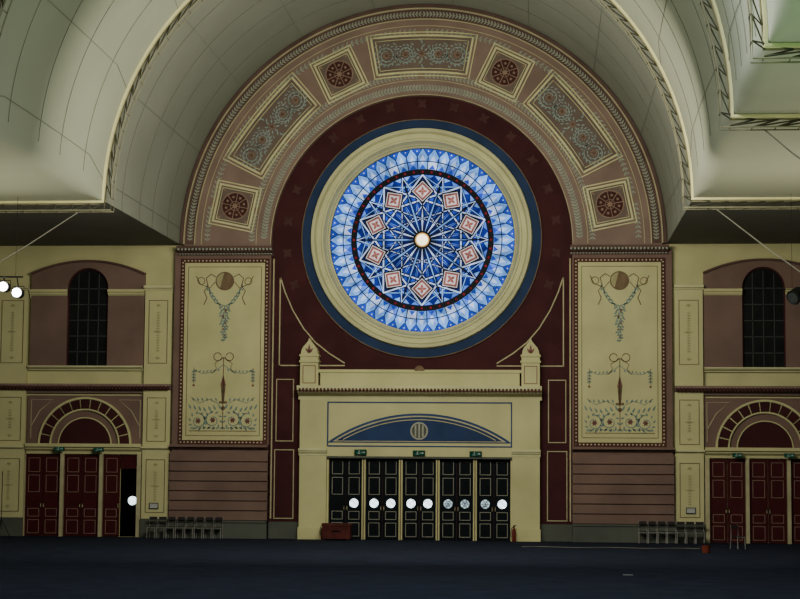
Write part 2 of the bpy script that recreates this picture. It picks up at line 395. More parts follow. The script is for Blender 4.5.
for k, an in enumerate(AN):
    t = math.radians(an); r = 191*KA; c0 = (r*math.cos(t), AB+r*math.sin(t), t-PI/2)
    sq = k % 2 == 0
    hw, hh = (19, 19) if sq else (48, 18.5)
    tp = thing('arch_panel', (c0[0]*S, -BD, c0[1]*S), names_sq[k] if sq else names_re[k], 'panel', 'square arch panels' if sq else 'oblong arch panels')
    def nb(): q = MB(); q.xf = c0; return q
    def warp(x, y): return (x*(1+(y/hh)*.07), y-3*(x/hw)**2+1)
    m = nb()
    if sq: m.box(-hw, hw, -hh, hh, BD, BD+.03)
    else: m.prism([warp(x, y) for x, y in [(-hw+2*hw*i/10, -hh) for i in range(11)]+[(hw-2*hw*i/10, hh) for i in range(11)]], BD, BD+.03)
    m.build('panel_field', brownf, tp)
    m = nb()
    if sq:
        m.frame(-23, 23, -23, 23, 1.2, BD, BD+.04); m.frame(-20, 20, -20, 20, 2.0, BD, BD+.07); m.frame(-16.5, 16.5, -16.5, 16.5, .6, BD, BD+.05)
    else:
        for e, w in ((3.8, 1.1), (.3, 2.0), (-3.4, .6)):
            P = [warp(x, y) for x, y in [(-hw-e+2*(hw+e)*i/10, -hh-e) for i in range(11)]+[(hw+e-2*(hw+e)*i/10, hh+e) for i in range(11)]]
            P.append(P[0]); m.strip(P, w, BD, BD+.07 if w > 1.5 else BD+.05)
    m.build('panel_frame', yframe, tp)
    E0, E1 = BD+.03, BD+.045
    m = nb()
    if sq:
        m.disc(0, 0, 13.8, E0, E1, 32); m.build('rosette_ground', rosg, tp)
        m = nb(); m.ring(0, 0, 13, 14.2, E0, E1+.02, n=32); m.ring(0, 0, 4.4, 5.0, E1, E1+.015, n=24)
        for j in range(8):
            q = j*PI/4; m.strip([(2*math.cos(q), 2*math.sin(q)), (13*math.cos(q), 13*math.sin(q))], .8, E1, E1+.015)
            q += PI/8; m.disc(9.2*math.cos(q), 9.2*math.sin(q), 1.3, E1, E1+.012, 10)
        m.disc(0, 0, 2.4, E1, E1+.025, 12)
        for u, v in ((-1, -1), (1, -1), (1, 1), (-1, 1)): m.leaf(u*16, v*16, math.atan2(-v, -u), 5, 2.2, E0, E1)
        m.build('rosette', rosem, tp)
    else:
        flowers = [warp(0, 0)]
        for s in (-1, 1):
            for x, rr, tr in ((36, 10.5, 1), (16.5, 9, -1)):
                cx, cy = warp(s*x, 0); flowers.append((cx, cy))
                m.strip(spiral(cx, cy, rr, PI/2*(1+s*tr), s*tr*1.8, 44, .6), 1.1, E0, E1, .7)
                for j in range(16):
                    q = j*2*PI/16; m.leaf(cx+rr*.95*math.cos(q), cy+rr*.95*math.sin(q), q+s*tr*1.1, 3.8, 1.4, E0, E1)
                for j in range(9):
                    q = j*2*PI/9; m.leaf(cx+rr*.6*math.cos(q), cy+rr*.6*math.sin(q), q+s*tr*1.3, 2.8, 1.2, E0, E1)
                for u, v in ((-1, -1), (1, -1), (1, 1), (-1, 1)): m.leaf(cx+u*rr*.95, cy+v*rr*1.05, math.atan2(v, u)+PI*.6, 4, 1.4, E0, E1)
        for j in range(8):
            q = j*PI/4; m.leaf(3.5*math.cos(q), 1+3.5*math.sin(q), q, 4.5, 1.6, E0, E1)
        for e in (-1, 1):
            for j in range(3): m.leaf(0, 1+e*(7+3*j), e*PI/2+(j-1)*.8, 4.5, 1.6, E0, E1)
        m.build('scrollwork', leafb, tp)
        for cx, cy in flowers:
            m = nb()
            for j in range(7): m.leaf(cx, cy, j*2*PI/7, 4.0, 2.2, E1, E1+.012)
            m.build('flower', rosem, tp)

# ------------------------------------------------------------------ side piers with tall painted panels
PD = .30
for s in (-1, 1):
    side = SIDE[s]
    m = MB(); m.box(s*151, s*249, B(456), B(250), 0, PD)
    tag(m.build('wall_pier_'+side, pink), 'rose brown wall pier carrying the '+side+' foot of the arch', 'wall pier', None, 'structure')
    pr = thing('wall_base_'+side, (s*200*S, 0, 0), 'rose brown rusticated wall base under the '+side+' tall painted panel', 'wall base', None, 'structure')
    m = MB()
    qs = [453.5+69*i/7 for i in range(8)]
    for i in range(7): m.box(s*151, s*250, B(qs[i+1]-1.0), B(qs[i]), 0, PD+.14)
    m.box(s*151, s*249, 0, B(456.2), 0, PD+.02)
    m.build('rusticated_courses', pink, pr)
    m = MB(); m.box(s*151, s*251, 0, B(522.5), 0, PD+.25); m.box(s*151, s*251, B(524), B(522), 0, PD+.3); m.build('plinth', greyp, pr)
    m = MB(); m.mould(s*151, s*250, 445.8, 453.5, 0, PD+.3); m.build('string_course', pink, pr)
    pr = thing('trim_'+('5' if s < 0 else '6'), (s*200*S, 0, B(256)*S), 'beaded impost cornice below the '+side+' foot of the arch', 'cornice', None, 'structure')
    m = MB(); m.mould(s*149, s*246, 246.5, 255.5, 0, PD+.4); m.build('impost_cornice', border, pr)
    m = MB(); m.beads([(s*150, B(250)), (s*246, B(250))], 1.2, PD+.39, PD+.43, 3.6); m.beads([(s*150, B(254.3)), (s*246, B(254.3))], .8, PD+.1, PD+.30, 3); m.build('bead_row', leafm, pr)
    # painted panel
    tp = thing('painted_panel', (s*197.5*S, -PD, B(445.6)*S), 'tall cream wall panel painted with ribbons and candelabrum, '+side+' of the round window', 'panel', 'tall painted panels beside the round window')
    PQ = PD+.003
    m = MB(); m.frame(s*152.5, s*242.5, B(445.6), B(258.5), 4.2, PQ, PD+.05); m.build('panel_border', maroon2, tp)
    m = MB(); a0, a1 = s*154.6, s*240.4; m.beads([(a0, B(443.4)), (a1, B(443.4)), (a1, B(260.6)), (a0, B(260.6))], .9, PD+.05, PD+.065, 3.7, True); m.build('border_beads', goldln, tp)
    m = MB(); m.box(s*156.5, s*238.5, B(441.3), B(262.7), PQ, PD+.03); pf = m.build('panel_field', cream, tp)
    m = MB(); m.frame(s*160, s*235, B(437), B(266.5), .6, PD+.03, PD+.04); m.build('panel_line', brown, tp)
    E0, E1 = PD+.03, PD+.045
    mbrn, mlf, mrd, mgd = MB(), MB(), MB(), MB()
    cx = s*197.5
    def L(x, q): return (cx+x, B(q))
    mbrn.disc(*L(0, 281), 9.5, E0, E1, 28)
    mgd.prism(arcpts(*L(0, 281), 8.3, 95, 235, 16), E1, E1+.01)
    for e in (-1, 1):
        mbrn.strip([L(e*9, 277), L(e*14, 274), L(e*19, 278), L(e*17, 286), L(e*21, 291), L(e*18, 298), L(e*21, 305)], .95, E0, E1)
        mbrn.strip([L(e*10, 282), L(e*15, 288), L(e*25, 284), L(e*29, 276)], .8, E0, E1)
        mbrn.strip(spiral(cx+e*24, B(281), 4, PI, e*1.0, 14, .2), .75, E0, E1)
        mlf.strip([L(e*16, 289), L(e*14, 296), L(e*9, 303), L(0, 306)], .9, E0, E1)
        for j in range(6): mlf.leaf(*L(e*(17-2.6*j), 288+3.2*j), PI/2-e*(.4+.2*j), 4.0, 1.9, E0, E1)
        for j in range(6): mlf.leaf(*L(e*(17-2.6*j), 288+3.2*j), -PI/2+e*(.4), 3.6, 1.7, E0, E1)
        mbrn.strip(spiral(cx+e*6, B(357), 4.5, PI if e > 0 else 0, e*.95, 14, .2), .85, E0, E1)
        mbrn.strip([L(0, 358), L(e*9, 364), L(e*7, 369), L(e*12, 374)], .7, E0, E1)
        mlf.strip([L(0, 365), L(e*10, 373), L(e*22, 374), L(e*30, 370)], .6, E0, E1)
        for j in range(7): mlf.leaf(*L(e*(4+3.8*j), 371-abs(j-4)*.4), -PI/2+e*.6, 3.1, 1.5, E0, E1)
        mbrn.strip([L(e*30, 368), L(e*30, 384)], .55, E0, E1)
        mrd.disc(*L(e*30, 386), 1.3, E0, E1, 8)
        for j in range(4): mlf.leaf(*L(e*30, 371+3*j), -PI/2+.7, 3.3, 1.5, E0, E1); mlf.leaf(*L(e*30, 371+3*j), -PI/2-.7, 3.3, 1.5, E0, E1)
        mlf.strip([L(e*5, 404), L(e*14, 400), L(e*24, 404), L(e*32, 398)], .6, E0, E1)
        for j in range(6): mlf.leaf(*L(e*(6+4.6*j), 402), PI/2-e*.5, 4.1, 1.7, E0, E1)
        mlf.strip(spiral(cx+e*10, B(421), 8, PI/2, -e*1.4), 1.1, E0, E1, .5)
        mlf.strip(spiral(cx+e*25, B(422), 8, PI/2, e*1.4), 1.1, E0, E1, .5)
        for x, q in ((10, 421), (25, 422)):
            for j in range(6): mrd.leaf(cx+e*x, B(q), j*PI/3, 3.1, 1.9, E0, E1+.005)
            for j in range(10): mlf.leaf(cx+e*x+7*math.cos(j*PI/5), B(q)+7*math.sin(j*PI/5), j*PI/5+e*.8, 4.0, 1.8, E0, E1)
        for j in range(7): mlf.leaf(*L(e*(2+5*j), 413-abs(3-j)), PI/2-e*.5, 6.0, 2.0, E0, E1)
        for j in range(8): mlf.leaf(*L(e*(3+4.3*j), 430), PI/2+e*1.1, 4.6, 1.8, E0, E1)
    for j in range(13):
        q = 306+2.8*j; w = 5.4-.26*j; x = 1.2*math.sin(j*1.9)
        for e in (-1, 0, 1): mlf.leaf(*L(x+e*(1.6-.1*j), q), -PI/2+e*.9, w, 2.0, E0, E1)
    for j in range(5): mrd.disc(*L((1.6, -1.4, 1.2, -1, .5)[j], 310+6.5*j), 1.3-.1*j, E1, E1+.01, 8)
    mbrn.strip([L(0, 358), L(0, 430)], .75, E0, E1)
    mbrn.prism([L(-2.4, 386), L(2.4, 386), L(1.2, 402), L(-1.2, 402)], E0, E1); mrd.prism([L(-2.8, 386), L(0, 375), L(2.8, 386)], E0, E1)
    mbrn.box(cx-4, cx+4, B(404.4), B(402), E0, E1); mbrn.disc(*L(0, 409), 2.2, E0, E1, 10)
    mbrn.strip([L(-34, 432), L(34, 432)], .65, E0, E1)
    mbrn.build('ribbons', brown, tp); mlf.build('foliage', leafd, tp); mrd.build('rosettes', redm, tp); mgd.build('gilt_crescent', faintb, tp)

# ------------------------------------------------------------------ side bays
for s in (-1, 1):
    side = SIDE[s]
    for a0, a1 in ((251.5, 279), (400, 431)):
        pn = thing('wall_pilaster_'+side, (s*(a0+a1)/2*S, 0, 0), 'cream pilaster with lined panels '+('next to the pier ' if a0 < 300 else 'at the outer edge ')+'on the '+side, 'pilaster', None, 'structure')
        m = MB(); m.box(s*a0, s*a1, B(522), B(289), 0, .25); m.build('shaft', cream, pn)
        m = MB(); m.mould(s*(a0-.4), s*(a1+1), 285.5, 293, 0, .42); m.build('capital', cream2, pn)
        m = MB(); m.box(s*(a0-.4), s*(a1+.5), 0, B(521), 0, .32); m.build('plinth', greyp, pn)
        m = MB(); mo = MB(); c = s*(a0+a1)/2
        for q0, q1 in ((300, 364), (398.5, 443), (461, 515)):
            m.frame(s*(a0+4), s*(a1-4), B(q1), B(q0), .6, .25, .27)
            qm = (q0+q1)/2
            for g in (-1, 1):
                garland(mo, [(c, B(qm+g*i*2.6)) for i in range(int((q1-q0)/2/2.6)-3)], 2.6, 1.0, .25, .262, .3)
                mo.leaf(c, B(qm), 0 if g > 0 else PI, 5, 1.6, .25, .262)
                for i in range(3): mo.leaf(c, B((q0+4) if g < 0 else (q1-4)), g*PI/2+(i-1)*.8, 3.6, 1.3, .25, .262)
        m.build('panel_line', brown, pn); mo.build('painted_arabesque', faintb, pn)
        m = MB()
        m.mould(s*(a0-.4), s*(a1+1), 448, 454, 0, .4); m.build('band', cream2, pn)
    tr = thing('trim_'+('1' if s < 0 else '2'), (s*400*S, 0, B(390)*S), 'projecting cornice between storeys on the '+side+' of the hall end wall', 'cornice', None, 'structure')
    m = MB(); m.mould(s*251, s*640, 385, 394, 0, .5); m.build('cornice', band, tr)
    m = MB()
    for i in range(110): m.box(s*(252+3.5*i), s*(254+3.5*i), B(390.4), B(387), .40, .53)
    m.build('egg_and_dart', maroon2, tr)
    c = 338.6
    up = thing('window_surround', (s*c*S, 0, B(368)*S), 'rose brown segmental arched recess around the dark upper '+side+' window', 'window surround', 'upper window surrounds')
    R = (58.5**2+13**2)/(26); ap = B(261)
    top = [(c+R*math.sin(t), ap-R+R*math.cos(t)) for t in [math.asin(58.5/R)*(1-i/10) for i in range(21)]]
    inn = [(c+21*math.cos(PI-PI*i/16), B(288)+21*math.sin(PI-PI*i/16)) for i in range(17)]
    pts = [(c-58.5, B(368))]+top[::-1]+[(c+58.5, B(368)), (c+21, B(368))]+inn[::-1]+[(c-21, B(368))]
    m = MB(); m.prism([(s*a, b) for a, b in pts], .01, .2); m.build('recess_face', pink, up)
    m = MB(); m.strip([(s*a, b+.8) for a, b in top], 2.0, .01, .32); m.build('arch_moulding', border, up)
    for x0, x1 in ((280.2, c-21), (c+21, 398.5)):
        m = MB(); m.mould(s*x0, s*x1, 289, 297.5, .1, .34); m.build('impost_band', cream, up)
    m = MB(); m.mould(s*280.2, s*398.5, 366.5, 371, .01, .36); m.build('sill', cream2, up)
    wn = thing('window_'+('2' if s < 0 else '3'), (s*c*S, 0, B(367)*S), 'dark unlit arched window with glazing bars on the '+side, 'window', None, 'structure')
    m = MB(); m.prism([(s*a, b) for a, b in [(c-21, B(367))]+inn+[(c+21, B(367))]], .003, .03); m.build('pane', darkp, wn)
    m = MB()
    for x in (-10.5, 0, 10.5): m.box(s*(c+x-.45), s*(c+x+.45), B(367), B(271 if x == 0 else 273), .03, .06)
    for q in (352, 336, 320, 304, 288): m.box(s*(c-20), s*(c+20), B(q+.45), B(q-.45), .03, .06)
    m.build('glazing_bar', bar, wn)
    m = MB(); m.strip([(s*a, b) for a, b in [(c-20.3, B(367))]+[(c+20.3*math.cos(PI-PI*i/16), B(288)+20.3*math.sin(PI-PI*i/16)) for i in range(17)]+[(c+20.3, B(367))]], 1.4, .003, .1); m.build('window_frame', maroon, wn)
    od = thing('overdoor_arch', (s*c*S, 0, B(446)*S), 'rose brown overdoor with half round maroon block arch above the '+side+' doors', 'arch', 'overdoor arches')
    m = MB(); m.box(s*280.2, s*398.5, B(447), B(396.5), .01, .12); m.build('spandrel', pink, od)
    m = MB(); cb = B(446.5)
    m.ring(s*c, cb, 46, 48, .12, .22, 0, 180, 40); m.ring(s*c, cb, 34.6, 36, .12, .22, 0, 180, 40); m.ring(s*c, cb, 26.5, 27.6, .12, .18, 0, 180, 40); m.build('arch_mouldings', cream, od)
    m = MB(); m.ring(s*c, cb, 36, 46, .12, .17, 0, 180, 40); m.build('arch_ring', cream, od)
    m = MB()
    for k in range(13):
        a = 180*(k+.5)/13; m.ring(s*c, cb, 36.4, 45.6, .17, .21, a-6.1, a+6.1, 3)
    m.build('arch_blocks', maroon, od)
    m = MB(); m.prism(arcpts(s*c, cb, 26.5, 0, 180, 24), .12, .15); m.build('tympanum', maroon, od)
    for e in (-1, 1):
        m = MB(); x = s*c+e*56; m.strip([(x, B(440)), (x, B(401)), (x-e*22, B(401)), (x-e*9, B(412)), (x, B(428))], .8, .12, .14)
        m.build('spandrel_line', goldln, od)
    m = MB(); m.mould(s*280.2, s*398.5, 445.5, 456, .01, .42); m.build('lintel', cream, od)

# ------------------------------------------------------------------ doors
dn = [0]
def pair(a0, a1, q0, label, lm, tm, ports, d=.04, opened=None):
    dn[0] += 1
    t = thing('door_%d' % dn[0], ((a0+a1)/2*S, 0, 0), label, 'door', None, 'structure')
    lo, hi = min(a0, a1), max(a0, a1); mid = (lo+hi)/2
    for i, (x0, x1) in enumerate(((lo, mid-.3), (mid+.3, hi))):
        if i == opened:
            m = MB(); m.box(x0, x1, .4, B(q0+14), 0.003, .012); m.build('doorway_shade', void, t)  # black sheet painted in for the unlit space behind the open leaf
            m = MB(); m.box(x0, x1, B(q0+13.5), B(q0), 0.003, d); m.build('overpanel', lm, t)
            m = MB(); m.disc(x1-4, B(503), 4.4, .02, .1, 20); m.build('lamp_globe', white_gl, t)
            continue
        m = MB(); m.box(x0, x1, .4, B(q0), .003, d); lf = m.build('leaf', lm, t)
        m = MB(); w = x1-x0
        for qa, qb in ((q0+3, 474.5), (477.5, 495), (511.5, 520), (523, 537)):
            m.frame(x0+w*.16, x1-w*.16, B(qb), B(qa), .55, d, d+.02)
        m.build('panel_moulding', tm, lf)
        if ports[i]:
            cx = (x0+x1)/2; m = MB(); m.ring(cx, B(503.5), 4.4, 5.2, d, d+.04, n=24); m.build('porthole_rim', lm, lf)
            m = MB(); m.disc(cx, B(503.5), 4.4, d, d+.015, 24); m.build('porthole_glass', white_gl if ports[i] == 1 else dim_gl, lf)
            if ports[i] == 2:
                m = MB()
                for j in range(3): m.strip([(cx+4.4*math.cos(j*PI/3), B(503.5)+4.4*math.sin(j*PI/3)), (cx-4.4*math.cos(j*PI/3), B(503.5)-4.4*math.sin(j*PI/3))], .5, d+.015, d+.03)
                m.ring(cx, B(503.5), 2.0, 2.5, d+.015, d+.03, n=16); m.build('porthole_tracery', bar, lf)
        hx = x1-1.2 if i == 0 else x0+1.2
        m = MB(); m.box(hx-.3, hx+.3, B(511), B(506), d+.02, d+.07); m.box(hx-.3, hx+.3, B(507), B(506), d, d+.07); m.box(hx-.3, hx+.3, B(511), B(510), d, d+.07); m.build('handle', goldln, lf)
    return t
ordn = ['first', 'second', 'third', 'fourth', 'fifth']
pp = [(0, 1), (1, 1), (1, 1), (2, 2), (2, 1)]
W5 = 184/5
for i in range(5):
    pair(-92+W5*i+2, -92+W5*(i+1)-2, 458, ordn[i]+' dark green double door from the left in the central portal', dgreen, dtrim, pp[i], .09)
sd = [('nearest the central arch', 285, 319), ('in the middle', 323.5, 359), ('furthest from the central arch', 363.5, 399)]
for s in (-1, 1):
    for nm, a0, a1 in sd:
        op = 1 if (s < 0 and a0 == 285) else None
        pair(s*a0, s*a1, 457, 'maroon panelled double door %s under the %s overdoor%s' % (nm, SIDE[s], ', one leaf open' if op else ''), dmar, dtrim2, (0, 0), .06, op)
    m = MB()
    for a0, a1 in ((280.2, 284.5), (319.5, 323), (359.5, 363), (399, 399.7)): m.box(s*a0, s*a1, 0, B(456), 0, .2)
    tag(m.build('trim_'+('3' if s < 0 else '4'), goldln), 'narrow door posts between the %s maroon doors' % SIDE[s], 'door frame', None, 'structure')

# ------------------------------------------------------------------ central portal
P0 = .10
po = thing('entrance_portal', (0, -P0, 0), 'cream classical portal with blue lunette framing five dark green doors', 'portal')
for s in (-1, 1):
    m = MB(); m.box(s*92, s*119, 0, B(400), P0, .5); m.box(s*91, s*119.8, 0, B(528), P0, .58); pi = m.build('pier', cream, po)
    m = MB(); m.mould(s*91.5, s*119.8, 449, 456, .45, .66); m.build('pier_capital', cream2, pi)
m = MB(); m.box(-92, 92, B(457), B(399), P0, .42); m.build('frieze', cream, po)
for i in range(6):
    m = MB(); m.box(-92+W5*i-1.8, -92+W5*i+1.8, 0, B(457), P0, .3); mu = m.build('mullion', cream, po)
    if 0 < i < 5:
        m = MB(); m.box(-92+W5*i-.5, -92+W5*i+.5, 0, B(458), .3, .33); m.build('mullion_line', brown, mu)
m = MB(); m.box(-92, 92, B(458.5), B(456.5), .3, .46); m.build('transom_line', greyp, po)
m = MB(); m.frame(-91.8, 91.8, B(447), B(402), 1.3, .42, .44); m.build('frieze_outline', blue3, po)
R = (91.5**2+29**2)/58.; cb = B(413.5)-R
def seg(r, base, n=40):
    t = math.acos((base-cb)/r); return [(r*math.sin(t-2*t*i/n), cb+r*math.cos(t-2*t*i/n)) for i in range(n+1)]
m = MB(); m.prism(seg(R, B(442.8)), .42, .45); lu = m.build('lunette', blue3, po)
m = MB(); P = seg(R-2.2, B(441.9)); m.prism(P, .45, .46); m.build('lunette_band', goldln, lu)
m = MB(); P = seg(R-3.6, B(441)); m.prism(P, .46, .47); m.build('lunette_field', blue2, lu)
m = MB(); P = seg(R-6.2, B(440)); m.strip(P, .9, .47, .485); m.build('lunette_line', goldln, lu)
m = MB(); m.ring(0, B(431), 7.3, 8.8, .47, .50, n=28); m.build('medallion', greycream, lu)
m = MB(); m.disc(0, B(431), 7.4, .47, .485, 28); m.build('medallion_ground', greyp, lu)
for x, hh in ((-3.6, 5.6), (0, 7.0), (3.6, 5.6)):
    m = MB(); m.box(x-.8, x+.8, B(431)-hh, B(431)+hh, .485, .505); m.build('medallion_bar', greycream, lu)
m = MB(); m.mould(-121, 121, 386.5, 400, P0, .95); m.build('cornice', cream2, po)
m = MB()
for i in range(68): m.box(-119+3.53*i, -117+3.53*i, B(392.8), B(389.2), .9, .99)
m.build('dentils', maroon2, po)
m = MB(); m.box(-99, 99, B(387), B(371), P0, .5); m.box(-101, 101, B(373), B(370), P0, .56); m.build('attic', cream, po)
m = MB(); m.ring(0, B(371), 0.5, 5, .5, .6, 0, 180, 16); m.build('crest', brown, po)
for s in (-1, 1):
    m = MB(); x = s*110
    m.box(x-9, x+9, B(387), B(356), P0, .6); m.box(x-10, x+10, B(363), B(361), P0, .66); m.box(x-9.8, x+9.8, B(357), B(355), P0, .65)
    m.prism([(x-8.6, B(355)), (x-8, B(351)), (x-6.6, B(348)), (x-4, B(345)), (x-1.6, B(342)), (x, B(338.5)), (x+1.6, B(342)), (x+4, B(345)), (x+6.6, B(348)), (x+8, B(351)), (x+8.6, B(355))], P0, .62)
    fi = m.build('finial', cream, po)
    m = MB()
    for e in (-1, 1): m.leaf(x, B(354), PI/2+e*.6, 6.5, 2.4, .62, .65)
    m.leaf(x, B(354), PI/2, 9, 2.6, .62, .65); m.frame(x-6.5, x+6.5, B(384), B(366), .7, .6, .62); m.build('finial_ornament', redm, fi)

# ------------------------------------------------------------------ exit signs
for a, q, txt, dd in ((-58, 452.5, 'first of three over the green doors from the left', .44), (0, 453, 'in the middle above the green doors', .44), (56, 453.5, 'last of three over the green doors', .44),
                      (-322, 451.5, 'left overdoor, nearer the central arch', .42), (-362, 451, 'left overdoor, nearer the outer pilaster', .42), (311, 453, 'right overdoor, nearer the central arch', .42), (361, 453, 'right overdoor, nearer the outer edge', .42)):
    t = thing('exit_sign', (a*S, -dd, B(q)*S), 'small green fire exit sign '+txt, 'exit sign', 'green exit signs')
    k = 1 if abs(a) < 100 else .8
    def xb(): z = MB(); z.xf = (a, B(q), 0); return z
    m = xb(); m.box(-6*k, 6*k, -2.6*k, 2.6*k, dd+.005, dd+.1); m.build('sign_box', black, t)
    m = xb(); m.box(-5.6*k, 5.6*k, -2.3*k, 2.3*k, dd+.1, dd+.11); fc = m.build('sign_face', signg, t)
    m = xb(); e = dd+.11
    m.disc(-1.2*k, 1.4*k, .5*k, e, e+.01, 8); m.strip([(x*k, y*k) for x, y in ((-1.3, .8), (-1.6, -.5), (-.7, -1), (-.8, -1.9))], .5*k, e, e+.01)
    m.strip([(x*k, y*k) for x, y in ((-1.6, -.5), (-2.4, -1.2), (-3, -1.2))], .5*k, e, e+.01); m.strip([(x*k, y*k) for x, y in ((-2.3, 0), (-1.3, .7), (-.4, 0))], .4*k, e, e+.01)
    m.strip([(1*k, 0), (3.4*k, 0)], .6*k, e, e+.01); m.prism([(3.2*k, -1.2*k), (4.8*k, 0), (3.2*k, 1.2*k)], e, e+.01); m.build('pictogram', paper, fc)

# ------------------------------------------------------------------ fabric ceiling in bays, trusses
DP = [0.0, D*(1-1/1.2), D*(1-1/1.56), D*(1-1/1.87), D*.62]
RV = 247.5*KA; CB = AB
def section(i, t, na=96, nf=14, ns=4):
    # vault arc meeting the flat side ceiling in a small rounded fold
    w = math.sin(PI*t); r = RV-2*w; rho = .6
    if i == 0: r = 243*KA+(RV-243*KA)*t
    else: rho = .6+13.4*min(1, 6*min(t, 1-t))
    dl = rho/r; half = []
    for j in range(ns): half.append((760-(760-r-rho)*j/ns, CB))
    c0, c1, c2 = (r+rho, CB), (r, CB), (r*math.cos(dl), CB+r*math.sin(dl))
    for j in range(nf):
        u = j/nf; half.append(tuple((1-u)**2*c0[k]+2*u*(1-u)*c1[k]+u*u*c2[k] for k in (0, 1)))
    arc = [(r*math.cos(dl+(PI-2*dl)*j/na), CB+r*math.sin(dl+(PI-2*dl)*j/na)) for j in range(na+1)]
    return half+arc+[(-a, b) for a, b in half[::-1]]
def inset(P, e):
    out = []
    for i in range(len(P)):
        p0, p1 = P[max(0, i-1)], P[min(len(P)-1, i+1)]; dx, dy = p1[0]-p0[0], p1[1]-p0[1]; l = math.hypot(dx, dy) or 1
        out.append((P[i][0]-dy/l*e, P[i][1]+dx/l*e))
    return out
lab = ['against the end wall', 'second from the end wall', 'third from the end wall', 'nearest the viewer']
for i in range(4):
    d0, d1 = DP[i], DP[i+1]; k = 24
    G = [section(i, j/k) for j in range(k+1)]; n = len(G[0])
    lo, hi = (18, n-18) if i == 0 else (0, n)
    m = MB(); R = [[m.p(a, b, d0+(d1-d0)*j/k) for a, b in G[j][lo:hi]] for j in range(k+1)]
    for j in range(k):
        for q in range(len(R[0])-1): m.F.append([R[j][q], R[j][q+1], R[j+1][q+1], R[j+1][q]])
    v = m.build('ceiling', fabshade if i == 0 else fabric, None, True)
    tag(v, 'pale draped fabric ceiling bay with barrel vault, '+lab[i], 'ceiling', None, 'structure')
    GI = [inset(P, .5) for P in G]
    for j in (5, 10, 14, 19):
        m = MB(); d = d0+(d1-d0)*j/k; P = GI[j][18:n-18]
        m.tube([(a*S, -d, b*S) for a, b in P], .009, 4)
        m.build('seam', seamm, v)
    for q in range(22, n-20, 10):
        m = MB(); m.tube([(GI[j][q][0]*S, -(d0+(d1-d0)*j/k), GI[j][q][1]*S) for j in range(k+1)], .0075, 4)
        m.build('seam', seamm, v)
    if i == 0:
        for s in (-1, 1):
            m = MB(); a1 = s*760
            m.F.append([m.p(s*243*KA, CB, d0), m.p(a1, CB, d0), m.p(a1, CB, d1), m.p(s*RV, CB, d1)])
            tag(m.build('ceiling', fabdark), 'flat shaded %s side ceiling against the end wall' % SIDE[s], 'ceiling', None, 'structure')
for i in (1, 2, 3):
    d = DP[i]
    t = thing('roof_truss', (0, -d, CB*S), ['arched lattice truss closest to the end wall', 'arched lattice truss in the middle, second from the end wall', 'arched lattice truss nearest the viewer'][i-1], 'truss', 'arched roof trusses')
    O0, O1 = 2.8, 8.6
    def path(off, n=80):
        P = [(-755, CB-off), (-500, CB-off), (-RV+off, CB-off)]
        P += [((RV-off)*math.cos(PI-PI*q/n), CB+(RV-off)*math.sin(PI*q/n)) for q in range(1, n)]
        return P+[(RV-off, CB-off), (500, CB-off), (755, CB-off)]
    for dd, off in ((0, O0), (.22, O1), (-.22, O1)):
        m = MB(); m.tube([(a*S, -d-dd, b*S) for a, b in path(off)], .024, 6); m.build('chord', steel, t)
    m = MB()
    def dense(off, step):
        P = path(off); out = []; acc = 0
        for j in range(len(P)-1):
            l = math.hypot(P[j+1][0]-P[j][0], P[j+1][1]-P[j][1]); q = acc
            while q < l: out.append((P[j][0]+(P[j+1][0]-P[j][0])*q/l, P[j][1]+(P[j+1][1]-P[j][1])*q/l)); q += step
            acc = q-l
        return out
    A = dense(O0, 15); Z = dense(O1, 15*.985)
    for j in range(min(len(A), len(Z))-1):
        zx, zb = (Z[j][0]+Z[j+1][0])/2, (Z[j][1]+Z[j+1][1])/2
        m.tube([(A[j][0]*S, -d, A[j][1]*S), (zx*S, -d-.22, zb*S), (A[j+1][0]*S, -d, A[j+1][1]*S)], .022, 4)
        m.tube([(zx*S, -d-.22, zb*S), (zx*S, -d+.22, zb*S)], .016, 4)
    m.build('lattice', steeld, t)
    m = MB(); P = path(.3); P2 = path(2.1)
    L0 = [m.p(a, b, d-.16) for a, b in P]; L1 = [m.p(a, b, d+.2) for a, b in P]
    L2 = [m.p(a, b, d-.16) for a, b in P2]; L3 = [m.p(a, b, d+.2) for a, b in P2]
    for j in range(len(P)-1):
        m.F.append([L0[j], L0[j+1], L2[j+1], L2[j]]); m.F.append([L2[j], L2[j+1], L3[j+1], L3[j]]); m.F.append([L3[j], L3[j+1], L1[j+1], L1[j]])
    m.build('fabric_hem', hemm, t)

# ------------------------------------------------------------------ hanging cables and stage lights
LD = DP[1]+1.2
br0, br1 = at(-26, 277, LD), at(23, 277, LD)
br0.z = br1.z = (br0.z+br1.z)/2
for (p0, p1, lb) in ((at(79, 209, DP[1]), br0.lerp(br1, .05)+Vector((0, 0, .05)), 'thin slanting suspension cable by the twin bright lamps at left'),
                     (at(716, 205, DP[1]), at(826, 290, DP[1]+1), 'thin slanting suspension cable above the dark lamp at right'),
                     (at(764, 122, DP[2]), at(822, 174, DP[2]+1), 'thin slanting suspension cable high at the right edge')):
    p0.z = min(p0.z, CB*S-.37)
    m = MB(); m.tube([p0, p0.lerp(p1, .5)+Vector((0, 0, -.05)), p1], .021, 5); tag(m.build('suspension_cable', wire), lb, 'cable')
t = thing('lighting_bar', br0, 'short dark lighting bar carrying the twin bright lamps at left', 'lighting bar')
m = MB(); m.tube([br0, br1], .03, 8); m.build('bar', black, t)
for j in (.15, .85):
    m = MB(); q = br0.lerp(br1, j); m.tube([q, Vector((q.x, q.y, CB*S-.02))], .006, 4); m.build('hanging_wire', black, t)
